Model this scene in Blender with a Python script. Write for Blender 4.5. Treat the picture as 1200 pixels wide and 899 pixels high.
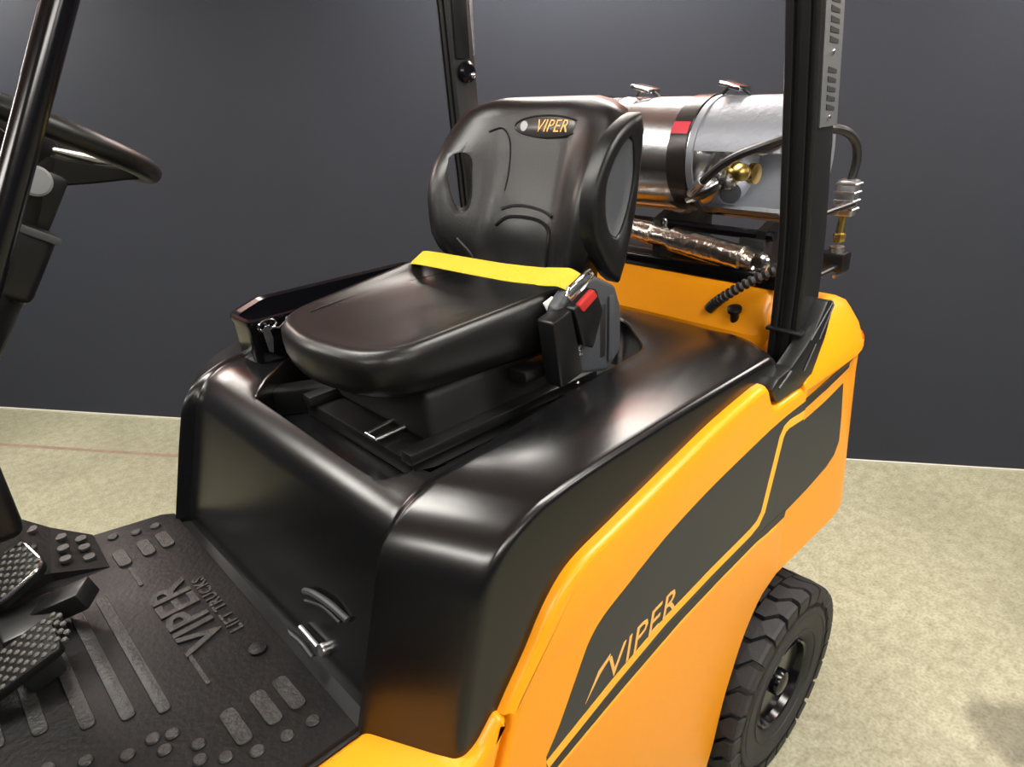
import bpy, bmesh, math, random
from mathutils import Vector, Matrix
random.seed(7)
PI = math.pi
for o in list(bpy.data.objects): bpy.data.objects.remove(o)
scene = bpy.context.scene
C = scene.collection

# ------------------------------------------------------------------ camera, world, exposure
def look_cam(f_px, pitch, yaw, roll, loc):
    cy, sy, cp, sp = math.cos(yaw), math.sin(yaw), math.cos(pitch), math.sin(pitch)
    fw = Vector((cy*cp, sy*cp, -sp)); rt = Vector((sy, -cy, 0)); up = rt.cross(fw)
    c, s = math.cos(roll), math.sin(roll)
    r2 = rt*c + up*s; u2 = up*c - rt*s
    cam = bpy.data.cameras.new('camera'); o = bpy.data.objects.new('camera', cam); C.objects.link(o)
    m = Matrix((r2, u2, -fw)).transposed().to_4x4(); m.translation = Vector(loc)
    o.matrix_world = m
    cam.sensor_fit = 'HORIZONTAL'; cam.sensor_width = 36.0; cam.lens = f_px/1200*36
    cam.clip_start = 0.02; cam.clip_end = 100
    return o
scene.camera = look_cam(793.66, 0.41887, 0.83207, -0.05081, (-0.33674, -1.13974, 1.95253))
w = bpy.data.worlds.new('world'); scene.world = w; w.use_nodes = True
w.node_tree.nodes['Background'].inputs[0].default_value = (0.80, 0.86, 1.0, 1)
w.node_tree.nodes['Background'].inputs[1].default_value = 0.05
vs = scene.view_settings
vs.view_transform = 'Standard'; vs.look = 'None'; vs.gamma = 1; vs.use_curve_mapping = False
vs.exposure = 0.0
LAMP = 26.0          # emission of the ceiling fixtures

# ------------------------------------------------------------------ materials
MAT = {}
def mat(name, col, rough=0.5, metal=0.0, bump=0.0, bscale=60, var=0.0, vscale=5, coat=0.0, emit=0, col2=None, spec=0.5, detail=6, rvar=0.0, aniso=None):
    if name in MAT: return MAT[name]
    m = bpy.data.materials.new(name); m.use_nodes = True
    nt = m.node_tree; n = nt.nodes; L = nt.links; b = n['Principled BSDF']
    b.inputs['Base Color'].default_value = (*col, 1); b.inputs['Roughness'].default_value = rough
    b.inputs['Metallic'].default_value = metal; b.inputs['Specular IOR Level'].default_value = spec
    b.inputs['Coat Weight'].default_value = coat
    tc = n.new('ShaderNodeTexCoord')
    if var > 0 or col2:
        t = n.new('ShaderNodeTexNoise'); t.inputs['Scale'].default_value = vscale; t.inputs['Detail'].default_value = detail
        L.new(tc.outputs['Object'], t.inputs['Vector'])
        r = n.new('ShaderNodeValToRGB'); e = r.color_ramp.elements
        e[0].position = .3; e[1].position = .7
        c2 = col2 or tuple(min(1, c*(1+var)) for c in col)
        c1 = col if col2 else tuple(c*(1-var) for c in col)
        e[0].color = (*c1, 1); e[1].color = (*c2, 1)
        L.new(t.outputs['Fac'], r.inputs['Fac']); L.new(r.outputs['Color'], b.inputs['Base Color'])
        if rvar:
            mr = n.new('ShaderNodeMapRange'); mr.inputs['To Min'].default_value = rough-rvar; mr.inputs['To Max'].default_value = rough+rvar
            L.new(t.outputs['Fac'], mr.inputs['Value']); L.new(mr.outputs['Result'], b.inputs['Roughness'])
    if bump > 0:
        t = n.new('ShaderNodeTexNoise'); t.inputs['Scale'].default_value = bscale; t.inputs['Detail'].default_value = 4
        L.new(tc.outputs['Object'], t.inputs['Vector'])
        bp = n.new('ShaderNodeBump'); bp.inputs['Strength'].default_value = bump; bp.inputs['Distance'].default_value = 0.004
        L.new(t.outputs['Fac'], bp.inputs['Height']); L.new(bp.outputs['Normal'], b.inputs['Normal'])
    if emit:
        b.inputs['Emission Color'].default_value = (*col, 1); b.inputs['Emission Strength'].default_value = emit
    MAT[name] = m
    return m
M_HOOD = mat('hood_plastic', (.004, .004, .0045), .24, bump=.02, bscale=500, spec=.58)
M_PLASTIC = mat('black_plastic', (.005, .005, .0055), .38, bump=.04, bscale=400, spec=.32)
M_GLOSS = mat('gloss_black_paint', (.003, .003, .0045), .18, spec=.45)
M_SATIN = mat('satin_black_steel', (.007, .007, .0075), .38)
M_POSTSIDE = M_SATIN
M_GREY = mat('grey_plastic', (.040, .043, .050), .5, bump=.15, bscale=300)
M_VINYL = mat('seat_vinyl', (.006, .0056, .0056), .34, bump=.09, bscale=260, spec=.45)
M_RUBBER = mat('tyre_rubber', (.014, .014, .016), .62, bump=.3, bscale=120, var=.25, vscale=9)
M_MAT = mat('mat_rubber', (.008, .008, .0085), .44, bump=.35, bscale=90, col2=(.012, .0105, .0105), vscale=9, rvar=.12, spec=.17)
M_RIB = mat('worn_mat_rubber', (.022, .021, .0205), .42, bump=.5, bscale=120, var=.5, vscale=30, spec=.35)
M_YEL = mat('orange_paint', (.86, .315, .005), .36, coat=.08, spec=.35, bump=.05, bscale=150)
M_PIN = mat('yellow_stripe_film', (.92, .42, .02), .35)
M_DEC = mat('grey_decal_film', (.021, .0225, .026), .46)
M_DECL = mat('dark_stripe_film', (.012, .010, .008), .42)
M_TAN = mat('tan_lettering_film', (.80, .42, .10), .4)
M_CHROME = mat('chrome', (.75, .75, .76), .16, 1.0)
M_STEEL = mat('zinc_steel', (.55, .55, .57), .33, 1.0, var=.2, vscale=40)
M_TANK = mat('brushed_aluminium', (.72, .72, .74), .24, 1.0, bump=.10, bscale=25, var=.08, vscale=12)
M_COLLAR = mat('cast_aluminium', (.25, .26, .29), .50, .6, bump=.4, bscale=60)
M_BRASS = mat('brass', (.75, .52, .16), .28, 1.0)
M_PLATE = mat('grey_plate', (.30, .31, .32), .45, .5)
M_LOUV = mat('louvre_grey', (.085, .088, .092), .5, .2)
M_SLOT = mat('slot_black', (.004, .004, .004), .8)
M_BELT = mat('yellow_webbing', (.52, .375, .008), .6, bump=.5, bscale=300)
M_WHITE = mat('white_tag', (.80, .80, .78), .5)
M_RED = mat('red_plastic', (.40, .022, .02), .38)
M_REDLBL = mat('red_label', (.55, .03, .05), .4)
M_STRAP = mat('strap_steel', (.03, .024, .022), .26, .3)
M_WRAP = mat('wrapped_cylinder_steel', (.80, .72, .64), .24, 1.0, bump=.9, bscale=45, var=.25, vscale=60)
M_EMBLEM = mat('emblem_plate', (.035, .03, .028), .28)
M_WHITECAP = mat('pale_grey_cap', (.20, .21, .22), .45)
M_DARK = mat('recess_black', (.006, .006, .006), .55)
M_PAD = mat('pedal_pad_rubber', (.07, .068, .06), .55, bump=.4, bscale=200)
M_HOSE = mat('black_hose', (.012, .012, .013), .4)

# ------------------------------------------------------------------ mesh helpers
def bm_obj(name, bm, m, parent=None, angle=35, smooth=True):
    bmesh.ops.recalc_face_normals(bm, faces=bm.faces)
    a = math.radians(angle)
    for f in bm.faces: f.smooth = smooth
    for e in bm.edges:
        e.smooth = not (len(e.link_faces) == 2 and e.calc_face_angle(0) > a)
    me = bpy.data.meshes.new(name); bm.to_mesh(me); bm.free()
    return me_obj(name, me, m, parent)
def me_obj(name, me, m, parent=None):
    if m is not None and not me.materials: me.materials.append(m)
    o = bpy.data.objects.new(name, me); C.objects.link(o)
    if parent is not None: set_parent(o, parent)
    return o
BASE = {}
def set_parent(o, p):
    o.parent = p
    b = BASE.get(p.name, Vector((0, 0, 0)))
    if b.length: o.matrix_parent_inverse = Matrix.Translation(-b)
def thing(name, loc, label, cat, group=None):
    o = bpy.data.objects.new(name, None); C.objects.link(o); o.location = loc; o.empty_display_size = .1
    BASE[o.name] = Vector(loc); tag(o, label, cat, group)
    return o
def tag(o, label, cat, group=None):
    o['label'] = label; o['category'] = cat
    if group: o['group'] = group
    return o
def faces_loft(bm, rings, closed=True, cap=True):
    vr = [[bm.verts.new(p) for p in r] for r in rings]
    n = len(rings[0])
    for a, b in zip(vr, vr[1:]):
        for i in range(n if closed else n-1):
            j = (i+1) % n
            try: bm.faces.new((a[i], a[j], b[j], b[i]))
            except ValueError: pass
    if cap and closed:
        bm.faces.new(vr[0][::-1]); bm.faces.new(vr[-1])
    return vr
def add_box(bm, lo, hi, bevel=0, seg=2, M=None):
    r = bmesh.ops.create_cube(bm, size=1)
    vs_ = r['verts']; lo = Vector(lo); hi = Vector(hi)
    for v in vs_: v.co = Vector((lo[i]+(v.co[i]+.5)*(hi[i]-lo[i]) for i in range(3)))
    if M is not None:
        for v in vs_: v.co = M @ v.co
    if bevel:
        es = list({e for v in vs_ for e in v.link_edges})
        bmesh.ops.bevel(bm, geom=es, offset=bevel, segments=seg, affect='EDGES', profile=.5)
def box(name, lo, hi, m, parent, bevel=.004, seg=2, M=None):
    bm = bmesh.new(); add_box(bm, lo, hi, bevel, seg, M); return bm_obj(name, bm, m, parent)
def map3(ax, a, b, c):   # ax: extrude axis
    return {0: (c, a, b), 1: (a, c, b), 2: (a, b, c)}[ax]
def prism_bm(bm, poly, ax, lo, hi, bevel=0, seg=2, which='both', maxang=None):
    A = [bm.verts.new(map3(ax, p[0], p[1], lo)) for p in poly]
    B = [bm.verts.new(map3(ax, p[0], p[1], hi)) for p in poly]
    n = len(poly); fa = bm.faces.new(A); fb = bm.faces.new(B[::-1])
    for i in range(n): bm.faces.new((A[i], B[i], B[(i+1) % n], A[(i+1) % n]))
    bmesh.ops.recalc_face_normals(bm, faces=bm.faces)
    if bevel:
        es = set()
        if which in ('both', 'lo'): es |= set(fa.edges)
        if which in ('both', 'hi'): es |= set(fb.edges)
        bmesh.ops.bevel(bm, geom=list(es), offset=bevel, segments=seg, affect='EDGES', profile=.5)
def prism(name, poly, ax, lo, hi, m, parent, bevel=0, seg=2, which='both'):
    bm = bmesh.new(); prism_bm(bm, poly, ax, lo, hi, bevel, seg, which); return bm_obj(name, bm, m, parent)
def tube_bm(bm, pts, rad, seg=12, closed=False, cap=True):
    pts = [Vector(p) for p in pts]; n = len(pts); rings = []
    if not hasattr(rad, '__len__'): rad = [rad]*n
    ref = None
    for i, p in enumerate(pts):
        if closed: t = pts[(i+1) % n]-pts[i-1]
        else: t = pts[min(i+1, n-1)]-pts[max(i-1, 0)]
        t.normalize()
        if ref is None: ref = Vector((0, 0, 1)) if abs(t.z) < .9 else Vector((1, 0, 0))
        u = (ref - t*ref.dot(t)).normalized(); ref = u; v = t.cross(u)
        rings.append([p+u*(math.cos(2*PI*k/seg)*rad[i])+v*(math.sin(2*PI*k/seg)*rad[i]) for k in range(seg)])
    if closed: rings.append(rings[0]); vr = faces_loft(bm, rings, True, False); bmesh.ops.remove_doubles(bm, verts=bm.verts, dist=1e-6)
    else: faces_loft(bm, rings, True, cap)
def tube(name, pts, rad, m, parent, seg=12, closed=False):
    bm = bmesh.new(); tube_bm(bm, pts, rad, seg, closed); return bm_obj(name, bm, m, parent)
def axes(d):
    d = Vector(d).normalized(); r = Vector((0, 0, 1)) if abs(d.z) < .9 else Vector((1, 0, 0))
    u = r.cross(d).normalized(); return u, d.cross(u), d
def lathe_bm(bm, prof, origin, d, seg=32, cap=True):
    u, v, d = axes(d); o = Vector(origin)
    rings = [[o+d*h+(u*math.cos(2*PI*k/seg)+v*math.sin(2*PI*k/seg))*max(r, 1e-4) for k in range(seg)] for r, h in prof]
    faces_loft(bm, rings, True, cap)
def lathe(name, prof, origin, d, m, parent, seg=32, cap=True):
    bm = bmesh.new(); lathe_bm(bm, prof, origin, d, seg, cap); return bm_obj(name, bm, m, parent)
def sm(a, b, x):
    t = max(0, min(1, (x-a)/(b-a))); return t*t*(3-2*t)
def lerp(a, b, t): return a+(b-a)*t
def interp(tab, x):
    for (x0, y0), (x1, y1) in zip(tab, tab[1:]):
        if x <= x1: return lerp(y0, y1, max(0, (x-x0)/(x1-x0)))
    return tab[-1][1]
def catmull(pts, n=6):
    P = [Vector(p) for p in pts]; out = []
    for i in range(len(P)-1):
        a, b, c, d = P[max(i-1, 0)], P[i], P[i+1], P[min(i+2, len(P)-1)]
        for k in range(n):
            t = k/n
            out.append(.5*((2*b)+(c-a)*t+(2*a-5*b+4*c-d)*t*t+(3*b-a-3*c+d)*t**3))
    out.append(P[-1]); return out
def round_poly(poly, rs, n=5):
    out = []; m = len(poly)
    if not hasattr(rs, '__len__'): rs = [rs]*m
    for i in range(m):
        p = Vector(poly[i]).to_2d() if len(poly[i]) > 2 else Vector(poly[i]); a = Vector(poly[i-1]); b = Vector(poly[(i+1) % m]); r = rs[i]
        if r <= 0: out.append(tuple(p)); continue
        d1 = (a-p); d2 = (b-p); l1, l2 = d1.length, d2.length; d1 /= l1; d2 /= l2
        ang = d1.angle(d2); t = min(r/math.tan(ang/2), .48*l1, .48*l2)
        s, e = p+d1*t, p+d2*t
        for k in range(n+1):
            q = k/n; out.append(tuple(s*(1-q)**2+p*2*q*(1-q)+e*q*q))
    return out
def boolean(o, cutters):
    for c in cutters:
        md = o.modifiers.new('b', 'BOOLEAN'); md.operation = 'DIFFERENCE'; md.object = c; md.solver = 'EXACT'
    bpy.context.view_layer.update()
    me = bpy.data.meshes.new_from_object(o.evaluated_get(bpy.context.evaluated_depsgraph_get()))
    o.modifiers.clear(); old = o.data; o.data = me; me.name = o.name
    for c in cutters:
        d = c.data; bpy.data.objects.remove(c); bpy.data.meshes.remove(d)
    return o
def resharp(o, angle=35):
    bm = bmesh.new(); bm.from_mesh(o.data)
    bmesh.ops.remove_doubles(bm, verts=bm.verts, dist=2e-5)
    a = math.radians(angle)
    for f in bm.faces: f.smooth = True
    for e in bm.edges: e.smooth = not (len(e.link_faces) == 2 and e.calc_face_angle(0) > a)
    bm.to_mesh(o.data); bm.free()
def text_mesh(txt, size, extrude=.001, shear=0.0, spacing=1.0, offset=0.0):
    cu = bpy.data.curves.new('t', 'FONT'); cu.body = txt; cu.size = size; cu.extrude = extrude; cu.shear = shear
    cu.space_character = spacing; cu.align_x = 'CENTER'; cu.align_y = 'CENTER'; cu.resolution_u = 2; cu.offset = offset
    o = bpy.data.objects.new('t', cu); C.objects.link(o)
    bpy.context.view_layer.update()
    me = bpy.data.meshes.new_from_object(o.evaluated_get(bpy.context.evaluated_depsgraph_get()))
    bpy.data.objects.remove(o); bpy.data.curves.remove(cu)
    return me
def place_text(name, me, origin, ux, uy, m, parent):
    ux = Vector(ux).normalized(); uy = Vector(uy); uy = (uy-ux*uy.dot(ux)).normalized(); uz = ux.cross(uy)
    T = Matrix((ux, uy, uz)).transposed().to_4x4(); T.translation = Vector(origin)
    me.transform(T); me.name = name
    me.materials.clear()
    return me_obj(name, me, m, parent)

# ------------------------------------------------------------------ the room
def structure(o, label=None, cat=None):
    o['kind'] = 'structure'
    if label: o['label'] = label
    if cat: o['category'] = cat
    return o
WA = Vector((-.065, 4.585, 0)); WD = Vector((.5665, -.8241, 0)); WN = Vector((WD.y, -WD.x, 0))   # wall line and its normal towards the room
if WN.dot(Vector((-.3, -1.1, 0))-WA) < 0: WN = -WN
def concrete():
    m = bpy.data.materials.new('concrete'); m.use_nodes = True; nt = m.node_tree; n = nt.nodes; L = nt.links; b = n['Principled BSDF']
    tc = n.new('ShaderNodeTexCoord')
    def noise(s, d, dist=0):
        t = n.new('ShaderNodeTexNoise'); t.inputs['Scale'].default_value = s; t.inputs['Detail'].default_value = d; t.inputs['Distortion'].default_value = dist
        L.new(tc.outputs['Object'], t.inputs['Vector']); return t
    t1 = noise(1.3, 8, .4); t2 = noise(22, 8, .3); t3 = noise(90, 3)
    r1 = n.new('ShaderNodeValToRGB'); e = r1.color_ramp.elements; e[0].position = .32; e[1].position = .70
    e[0].color = (.30, .292, .205, 1); e[1].color = (.415, .405, .290, 1); L.new(t1.outputs['Fac'], r1.inputs['Fac'])
    r2 = n.new('ShaderNodeValToRGB'); e = r2.color_ramp.elements; e[0].position = .30; e[1].position = .62
    e[0].color = (.76, .75, .72, 1); e[1].color = (1, 1, 1, 1); L.new(t2.outputs['Fac'], r2.inputs['Fac'])
    r3 = n.new('ShaderNodeValToRGB'); e = r3.color_ramp.elements; e[0].position = .3; e[1].position = .6
    e[0].color = (.62, .61, .58, 1); e[1].color = (1, 1, 1, 1); L.new(t3.outputs['Fac'], r3.inputs['Fac'])
    m1 = n.new('ShaderNodeMixRGB'); m1.blend_type = 'MULTIPLY'; m1.inputs[0].default_value = 1
    L.new(r1.outputs[0], m1.inputs[1]); L.new(r2.outputs[0], m1.inputs[2])
    m2 = n.new('ShaderNodeMixRGB'); m2.blend_type = 'MULTIPLY'; m2.inputs[0].default_value = .8
    L.new(m1.outputs[0], m2.inputs[1]); L.new(r3.outputs[0], m2.inputs[2])
    # darker round patch with a ragged edge, multiplied into the concrete colour
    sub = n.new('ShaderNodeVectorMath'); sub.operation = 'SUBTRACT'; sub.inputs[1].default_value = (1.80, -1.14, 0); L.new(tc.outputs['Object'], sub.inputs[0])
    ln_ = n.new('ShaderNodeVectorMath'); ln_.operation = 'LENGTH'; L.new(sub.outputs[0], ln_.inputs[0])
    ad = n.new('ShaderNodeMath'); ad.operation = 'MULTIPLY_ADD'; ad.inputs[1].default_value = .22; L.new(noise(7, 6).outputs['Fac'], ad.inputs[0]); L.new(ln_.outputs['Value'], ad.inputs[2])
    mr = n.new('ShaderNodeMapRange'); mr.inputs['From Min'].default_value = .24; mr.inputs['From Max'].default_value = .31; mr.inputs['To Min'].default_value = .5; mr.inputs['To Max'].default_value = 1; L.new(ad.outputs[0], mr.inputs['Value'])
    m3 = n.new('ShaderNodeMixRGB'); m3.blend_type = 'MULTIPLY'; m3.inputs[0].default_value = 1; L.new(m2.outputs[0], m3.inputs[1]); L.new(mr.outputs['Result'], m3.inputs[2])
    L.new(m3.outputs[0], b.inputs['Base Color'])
    b.inputs['Roughness'].default_value = .42; b.inputs['Specular IOR Level'].default_value = .35
    bp = n.new('ShaderNodeBump'); bp.inputs['Strength'].default_value = .12; bp.inputs['Distance'].default_value = .004
    L.new(t2.outputs['Fac'], bp.inputs['Height']); L.new(bp.outputs['Normal'], b.inputs['Normal'])
    return m
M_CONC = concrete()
M_WALL = mat('dark_wall_paint', (.0175, .0212, .0335), .7, bump=.15, bscale=30, var=.05, vscale=3)
M_CEIL = mat('rust_red_roof_deck', (.30, .135, .095), .8, var=.15, vscale=2)
M_BRICK = mat('red_brown_upper_wall', (.55, .15, .08), .8, var=.2, vscale=4)
M_LINE = mat('faded_red_floor_paint', (.26, .180, .135), .6, var=.2, vscale=15)
M_CAULK = mat('pale_joint', (.55, .53, .46), .6)
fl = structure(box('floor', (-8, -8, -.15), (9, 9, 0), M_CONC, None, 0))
def wall_slab(name, s0, s1, t0, t1, z0, z1, m, parent=None):
    bm = bmesh.new(); P = []
    for z in (z0, z1):
        for s, t in ((s0, t0), (s1, t0), (s1, t1), (s0, t1)):
            q = WA+WD*s+WN*t; P.append(bm.verts.new((q.x, q.y, z)))
    for f in ((0, 1, 2, 3), (7, 6, 5, 4), (0, 4, 5, 1), (1, 5, 6, 2), (2, 6, 7, 3), (3, 7, 4, 0)): bm.faces.new([P[i] for i in f])
    return bm_obj(name, bm, m, parent)
wl = structure(wall_slab('wall_back', -4, 10.5, -.12, 0, 0, 2.56, M_WALL))
structure(wall_slab('wall_upper', -4, 10.5, -.12, 0, 2.56, 3.05, M_BRICK))
structure(wall_slab('trim_1', -4, 10.5, 0, .012, 0, .010, M_CAULK))
cl = structure(box('ceiling', (-8, -8, 3.05), (9, 9, 3.15), M_CEIL, None, 0))
a, b_ = WA+WD*-2.0+WN*.83, WA+WD*2.2+WN*.83
a, b_ = Vector((-1.4, 5.35, 0)), Vector((1.6, 2.05, 0))
# red painted line on the concrete, seen left of the machine
def strip(name, p, q, wid, z, m, parent):
    p, q = Vector(p), Vector(q); d = (q-p).normalized(); s = Vector((-d.y, d.x, 0))*wid/2
    bm = bmesh.new(); R = []
    for zz in (0, z):
        R.append([(v.x, v.y, zz) for v in (p-s, q-s, q+s, p+s)])
    faces_loft(bm, R); return bm_obj(name, bm, m, parent)
# ceiling fixtures
M_LED = mat('led_diffuser', (1.0, .97, .90), .5, emit=LAMP)
M_HOUS = mat('fixture_housing', (.6, .6, .6), .5)
def fixture(x, y, rz, label):
    t = thing('ceiling_light', (x, y, 3.04), label, 'ceiling light', 'ceiling lights above the showroom floor')
    T = Matrix.Translation((x, y, 2.93)) @ Matrix.Rotation(rz, 4, 'Z')
    box('housing', (-.75, -.31, .03), (.75, .31, .12), M_HOUS, t, .01, 2, T)
    box('diffuser', (-.72, -.28, 0), (.72, .28, .03), M_LED, t, 0, 2, T)
for row, (t_, desc) in enumerate(((.33, 'along the dark wall'), (2.5, 'above the forklift'), (4.9, 'behind the camera'))):
    for q_, s_ in enumerate(((.3, 4.15, 6.8), (.4, 3.05, 5.7, 8.2), (.4, 3.05, 5.7, 8.2))[row]):
        p = WA+WD*s_+WN*t_
        fixture(p.x, p.y, math.atan2(WD.y, WD.x), 'long flat ceiling light, %s in the row %s' % (('first', 'second', 'third', 'fourth')[q_], desc))
ln = strip('floor_line', (-.98, 5.05, 0), (2.3, .42, 0), .028, .0015, M_LINE, fl)

# ------------------------------------------------------------------ the forklift
YC = .065                       # centre plane of the machine; x runs to its rear, y to its far side
TR = thing('forklift', (.55, YC, 0), 'orange and black forklift with a black vinyl seat and a gas tank behind it', 'forklift')

# ---- hood (black plastic engine cover)
HW = .595
POD_TAIL = catmull([(0, 0, 0), (.009, .030, 0), (.023, .060, 0), (.044, .086, 0), (.073, .107, 0), (.106, .1215, 0), (.14, .1320, 0)], 7)
def hood_profile(a, shrink=0.0):
    """closed x-z loop of the hood at distance a from the centre plane"""
    w_ = sm(.405, .432, a); q = max(0, min(1, (a-.43)/.165))
    xr = 1.130-.12*max(0, (a-.30)/.295)**1.6
    lean = .28; z0 = .965
    def centre():
        xf, zt, zr, r = .018, 1.366, 1.371, .12
        u = Vector((lean, 1)).normalized()           # up along the leaning front
        cx = Vector((xf+lean*(zt-1), zt)); T = r*math.tan(math.radians(74.4)/2)
        s = cx-u*T; e = cx+Vector((T, 0)); ctr = e-Vector((0, r))
        P = [Vector((xf+lean*(z0-1), z0))]
        for k in (1, 2, 3): P.append(P[0].lerp(s, k/4))
        a0 = math.atan2(s.y-ctr.y, s.x-ctr.x)
        for k in range(15):
            t = lerp(a0, PI/2, k/14); P.append(ctr+Vector((math.cos(t), math.sin(t)))*r)
        for k in range(1, 13):
            x = lerp(e.x, xr-.045, k/12); P.append(Vector((x, lerp(zt, zr, sm(.22, .62, x)))))
        return P
    def pod():
        zm = 1.394-.008*q*q; xf = -.012+.082*q
        s = Vector((xf+lean*(zm-.15-1), zm-.15))
        P = [Vector((xf+lean*(z0-1), z0))]
        for k in (1, 2, 3): P.append(P[0].lerp(s, k/4))
        tail = POD_TAIL
        for k in range(15):
            p = tail[round(k*(len(tail)-1)/14)]; P.append(s+Vector((p.x, p.y)))
        e = P[-1]
        for k in range(1, 13):
            x = lerp(e.x, xr-.045, k/12); d_ = x-s.x
            P.append(Vector((x, zm-interp([(.14, .0180), (.17, .0138), (.20, .0105), (.24, .008), (.32, .0045), (.42, .002), (.55, .0005), (.65, 0), (1.2, 0)], d_))))
        return P
    A_, B_ = centre(), pod()
    P = [p.lerp(o_, lerp(w_, sm(.33, .52, a), sm(.20, .48, lerp(p.x, o_.x, .5)))) for p, o_ in zip(A_, B_)]
    zr = P[-1].y
    c2 = Vector((xr-.045, zr-.045))
    for k in range(1, 7):
        t = lerp(PI/2, 0, k/6); P.append(c2+Vector((math.cos(t), math.sin(t)))*.045)
    P.append(Vector((xr, 1.15))); P.append(Vector((xr, z0)))
    if shrink:
        n = len(P); Q = []
        for i, p in enumerate(P):
            if i in (0, n-1): t = (P[1]-P[0]) if i == 0 else (P[-1]-P[-2])
            else: t = P[i+1]-P[i-1]
            t.normalize(); nrm = Vector((t.y, -t.x)); q2 = p+nrm*shrink
            if i in (0, n-1): q2.y = z0
            Q.append(q2)
        P = Q
    return P
cols = [(a, 0) for a in (0, .08, .16, .24, .31, .36, .39, .403, .408, .413, .418, .422, .426, .431, .437, .447, .465, .49, .515, .54, .56, .574)]
cols += [(.584, .0), (.5865, .0006), (.589, .0018), (.5915, .0042), (.5935, .0075), (.595, .012)]
cols = [(-a, s) for a, s in cols[::-1] if a > 0] + cols
bm = bmesh.new(); rings = []
for a, s in cols:
    far_ = a > 0
    rings.append([(p.x, YC+a*(.97 if far_ else 1), p.y-(.024*sm(.36, .50, a)*sm(1.15, 1.36, p.y) if far_ else 0)) for p in hood_profile(abs(a), s)])
faces_loft(bm, rings)
hood = bm_obj('hood', bm, M_HOOD, TR, 30)
rec = round_poly([(.158, .235), (.152, -.262), (.245, -.325), (.50, -.302), (.885, -.262), (1.02, -.10), (1.03, .24), (.90, .43), (.36, .42)],
                 [.02, .05, .06, .3, .10, .14, .1, .1, .10], 6)
cut = prism('cutter', rec, 2, 1.262, 1.6, None, None)
boolean(hood, [cut])
# soften the rim of the seat well
bm = bmesh.new(); bm.from_mesh(hood.data); bmesh.ops.remove_doubles(bm, verts=bm.verts, dist=3e-5)
rim = [e for e in bm.edges if len(e.link_faces) == 2 and e.calc_face_angle(0) > math.radians(50) and min(v.co.z for v in e.verts) > 1.32
       and .13 < e.verts[0].co.x < 1.06 and abs(e.verts[0].co.y-YC) < .41]
bmesh.ops.bevel(bm, geom=rim, offset=.007, segments=3, affect='EDGES', profile=.5)
bm.to_mesh(hood.data); bm.free(); resharp(hood, 32)
# hood latch on the leaning front face
def front_pt(y, z, off=0): 
    n = Vector((-1, 0, .28)).normalized(); return Vector((.018+.28*(z-1), y, z))+n*off
tube('latch_grip', catmull([front_pt(-.118, 1.098, .004), front_pt(-.16, 1.116, .010), front_pt(-.22, 1.125, .010), front_pt(-.268, 1.120, .004)]), .0065, M_GREY, hood, 8)
tube('latch_slot', catmull([front_pt(-.118, 1.078, .001), front_pt(-.18, 1.098, .001), front_pt(-.24, 1.100, .001)]), .003, M_GREY, hood, 6)
tube('latch_slot', catmull([front_pt(-.062, .985, .002), front_pt(-.12, .992, .002), front_pt(-.165, .988, .002)]), .004, M_GREY, hood, 6)
tube('latch_lever', [front_pt(-.125, 1.030, .010), front_pt(-.195, 1.030, .012)], .005, M_STEEL, hood, 8)
lathe('latch_bolt', [(.012, -.004), (.013, .006), (.011, .010)], front_pt(-.205, 1.028, .002), (-1, 0, .28), M_STEEL, hood, 16)

# ---- side panels
NY = -.555                     # outer face of the near side panel
top_edge = [(.150, 1.035), (.172, 1.064), (.216, 1.117), (.257, 1.174), (.300, 1.215), (.345, 1.236), (.429, 1.256), (.608, 1.298), (.745, 1.328), (.890, 1.348)]
notch = [(.918, 1.347), (.935, 1.330), (.952, 1.298), (.972, 1.281), (1.01, 1.276), (1.13, 1.280)]
arch = [(1.126, 1.10), (1.095, .93), (1.108, .748), (1.030, .722), (.985, .68), (.943, .618), (.905, .53), (.880, .46), (.853, .342), (.825, .265), (.80, .22)]
low = [(.55, .22), (.12, .30), (.075, .70), (.120, .90), (.172, 1.035)]
t2 = [tuple(p) for p in [(v.x, v.y) for v in catmull([(x, z, 0) for x, z in top_edge], 3)]]
n2 = [(v.x, v.y) for v in catmull([(x, z, 0) for x, z in notch], 3)]
a2 = [(v.x, v.y) for v in catmull([(x, z, 0) for x, z in arch[2:]], 2)]
poly = t2+n2+arch[:2]+a2+low
side = prism('side_panel', poly, 1, NY, NY+.05, M_YEL, TR, .014, 4, 'lo')
far = prism('side_panel', poly, 1, 2*YC-NY-.05, 2*YC-NY, M_YEL, TR, .014, 4, 'hi')
def decal(name, pts, m, parent, y=NY, lift=.0008):
    bm = bmesh.new(); prism_bm(bm, pts, 1, y-lift, y+.002); return bm_obj(name, bm, m, parent)
def band(pts, wid):
    L_ = []; R_ = []
    P = [Vector(p) for p in pts]
    for i, p in enumerate(P):
        d1 = (P[i]-P[i-1]).normalized() if i else (P[1]-P[0]).normalized()
        d2 = (P[i+1]-P[i]).normalized() if i < len(P)-1 else d1
        n1 = Vector((-d1.y, d1.x)); n2_ = Vector((-d2.y, d2.x)); n = (n1+n2_).normalized(); k = wid/2/max(.4, n.dot(n1))
        L_.append(tuple(p+n*k)); R_.append(tuple(p-n*k))
    return L_+R_[::-1]
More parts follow.
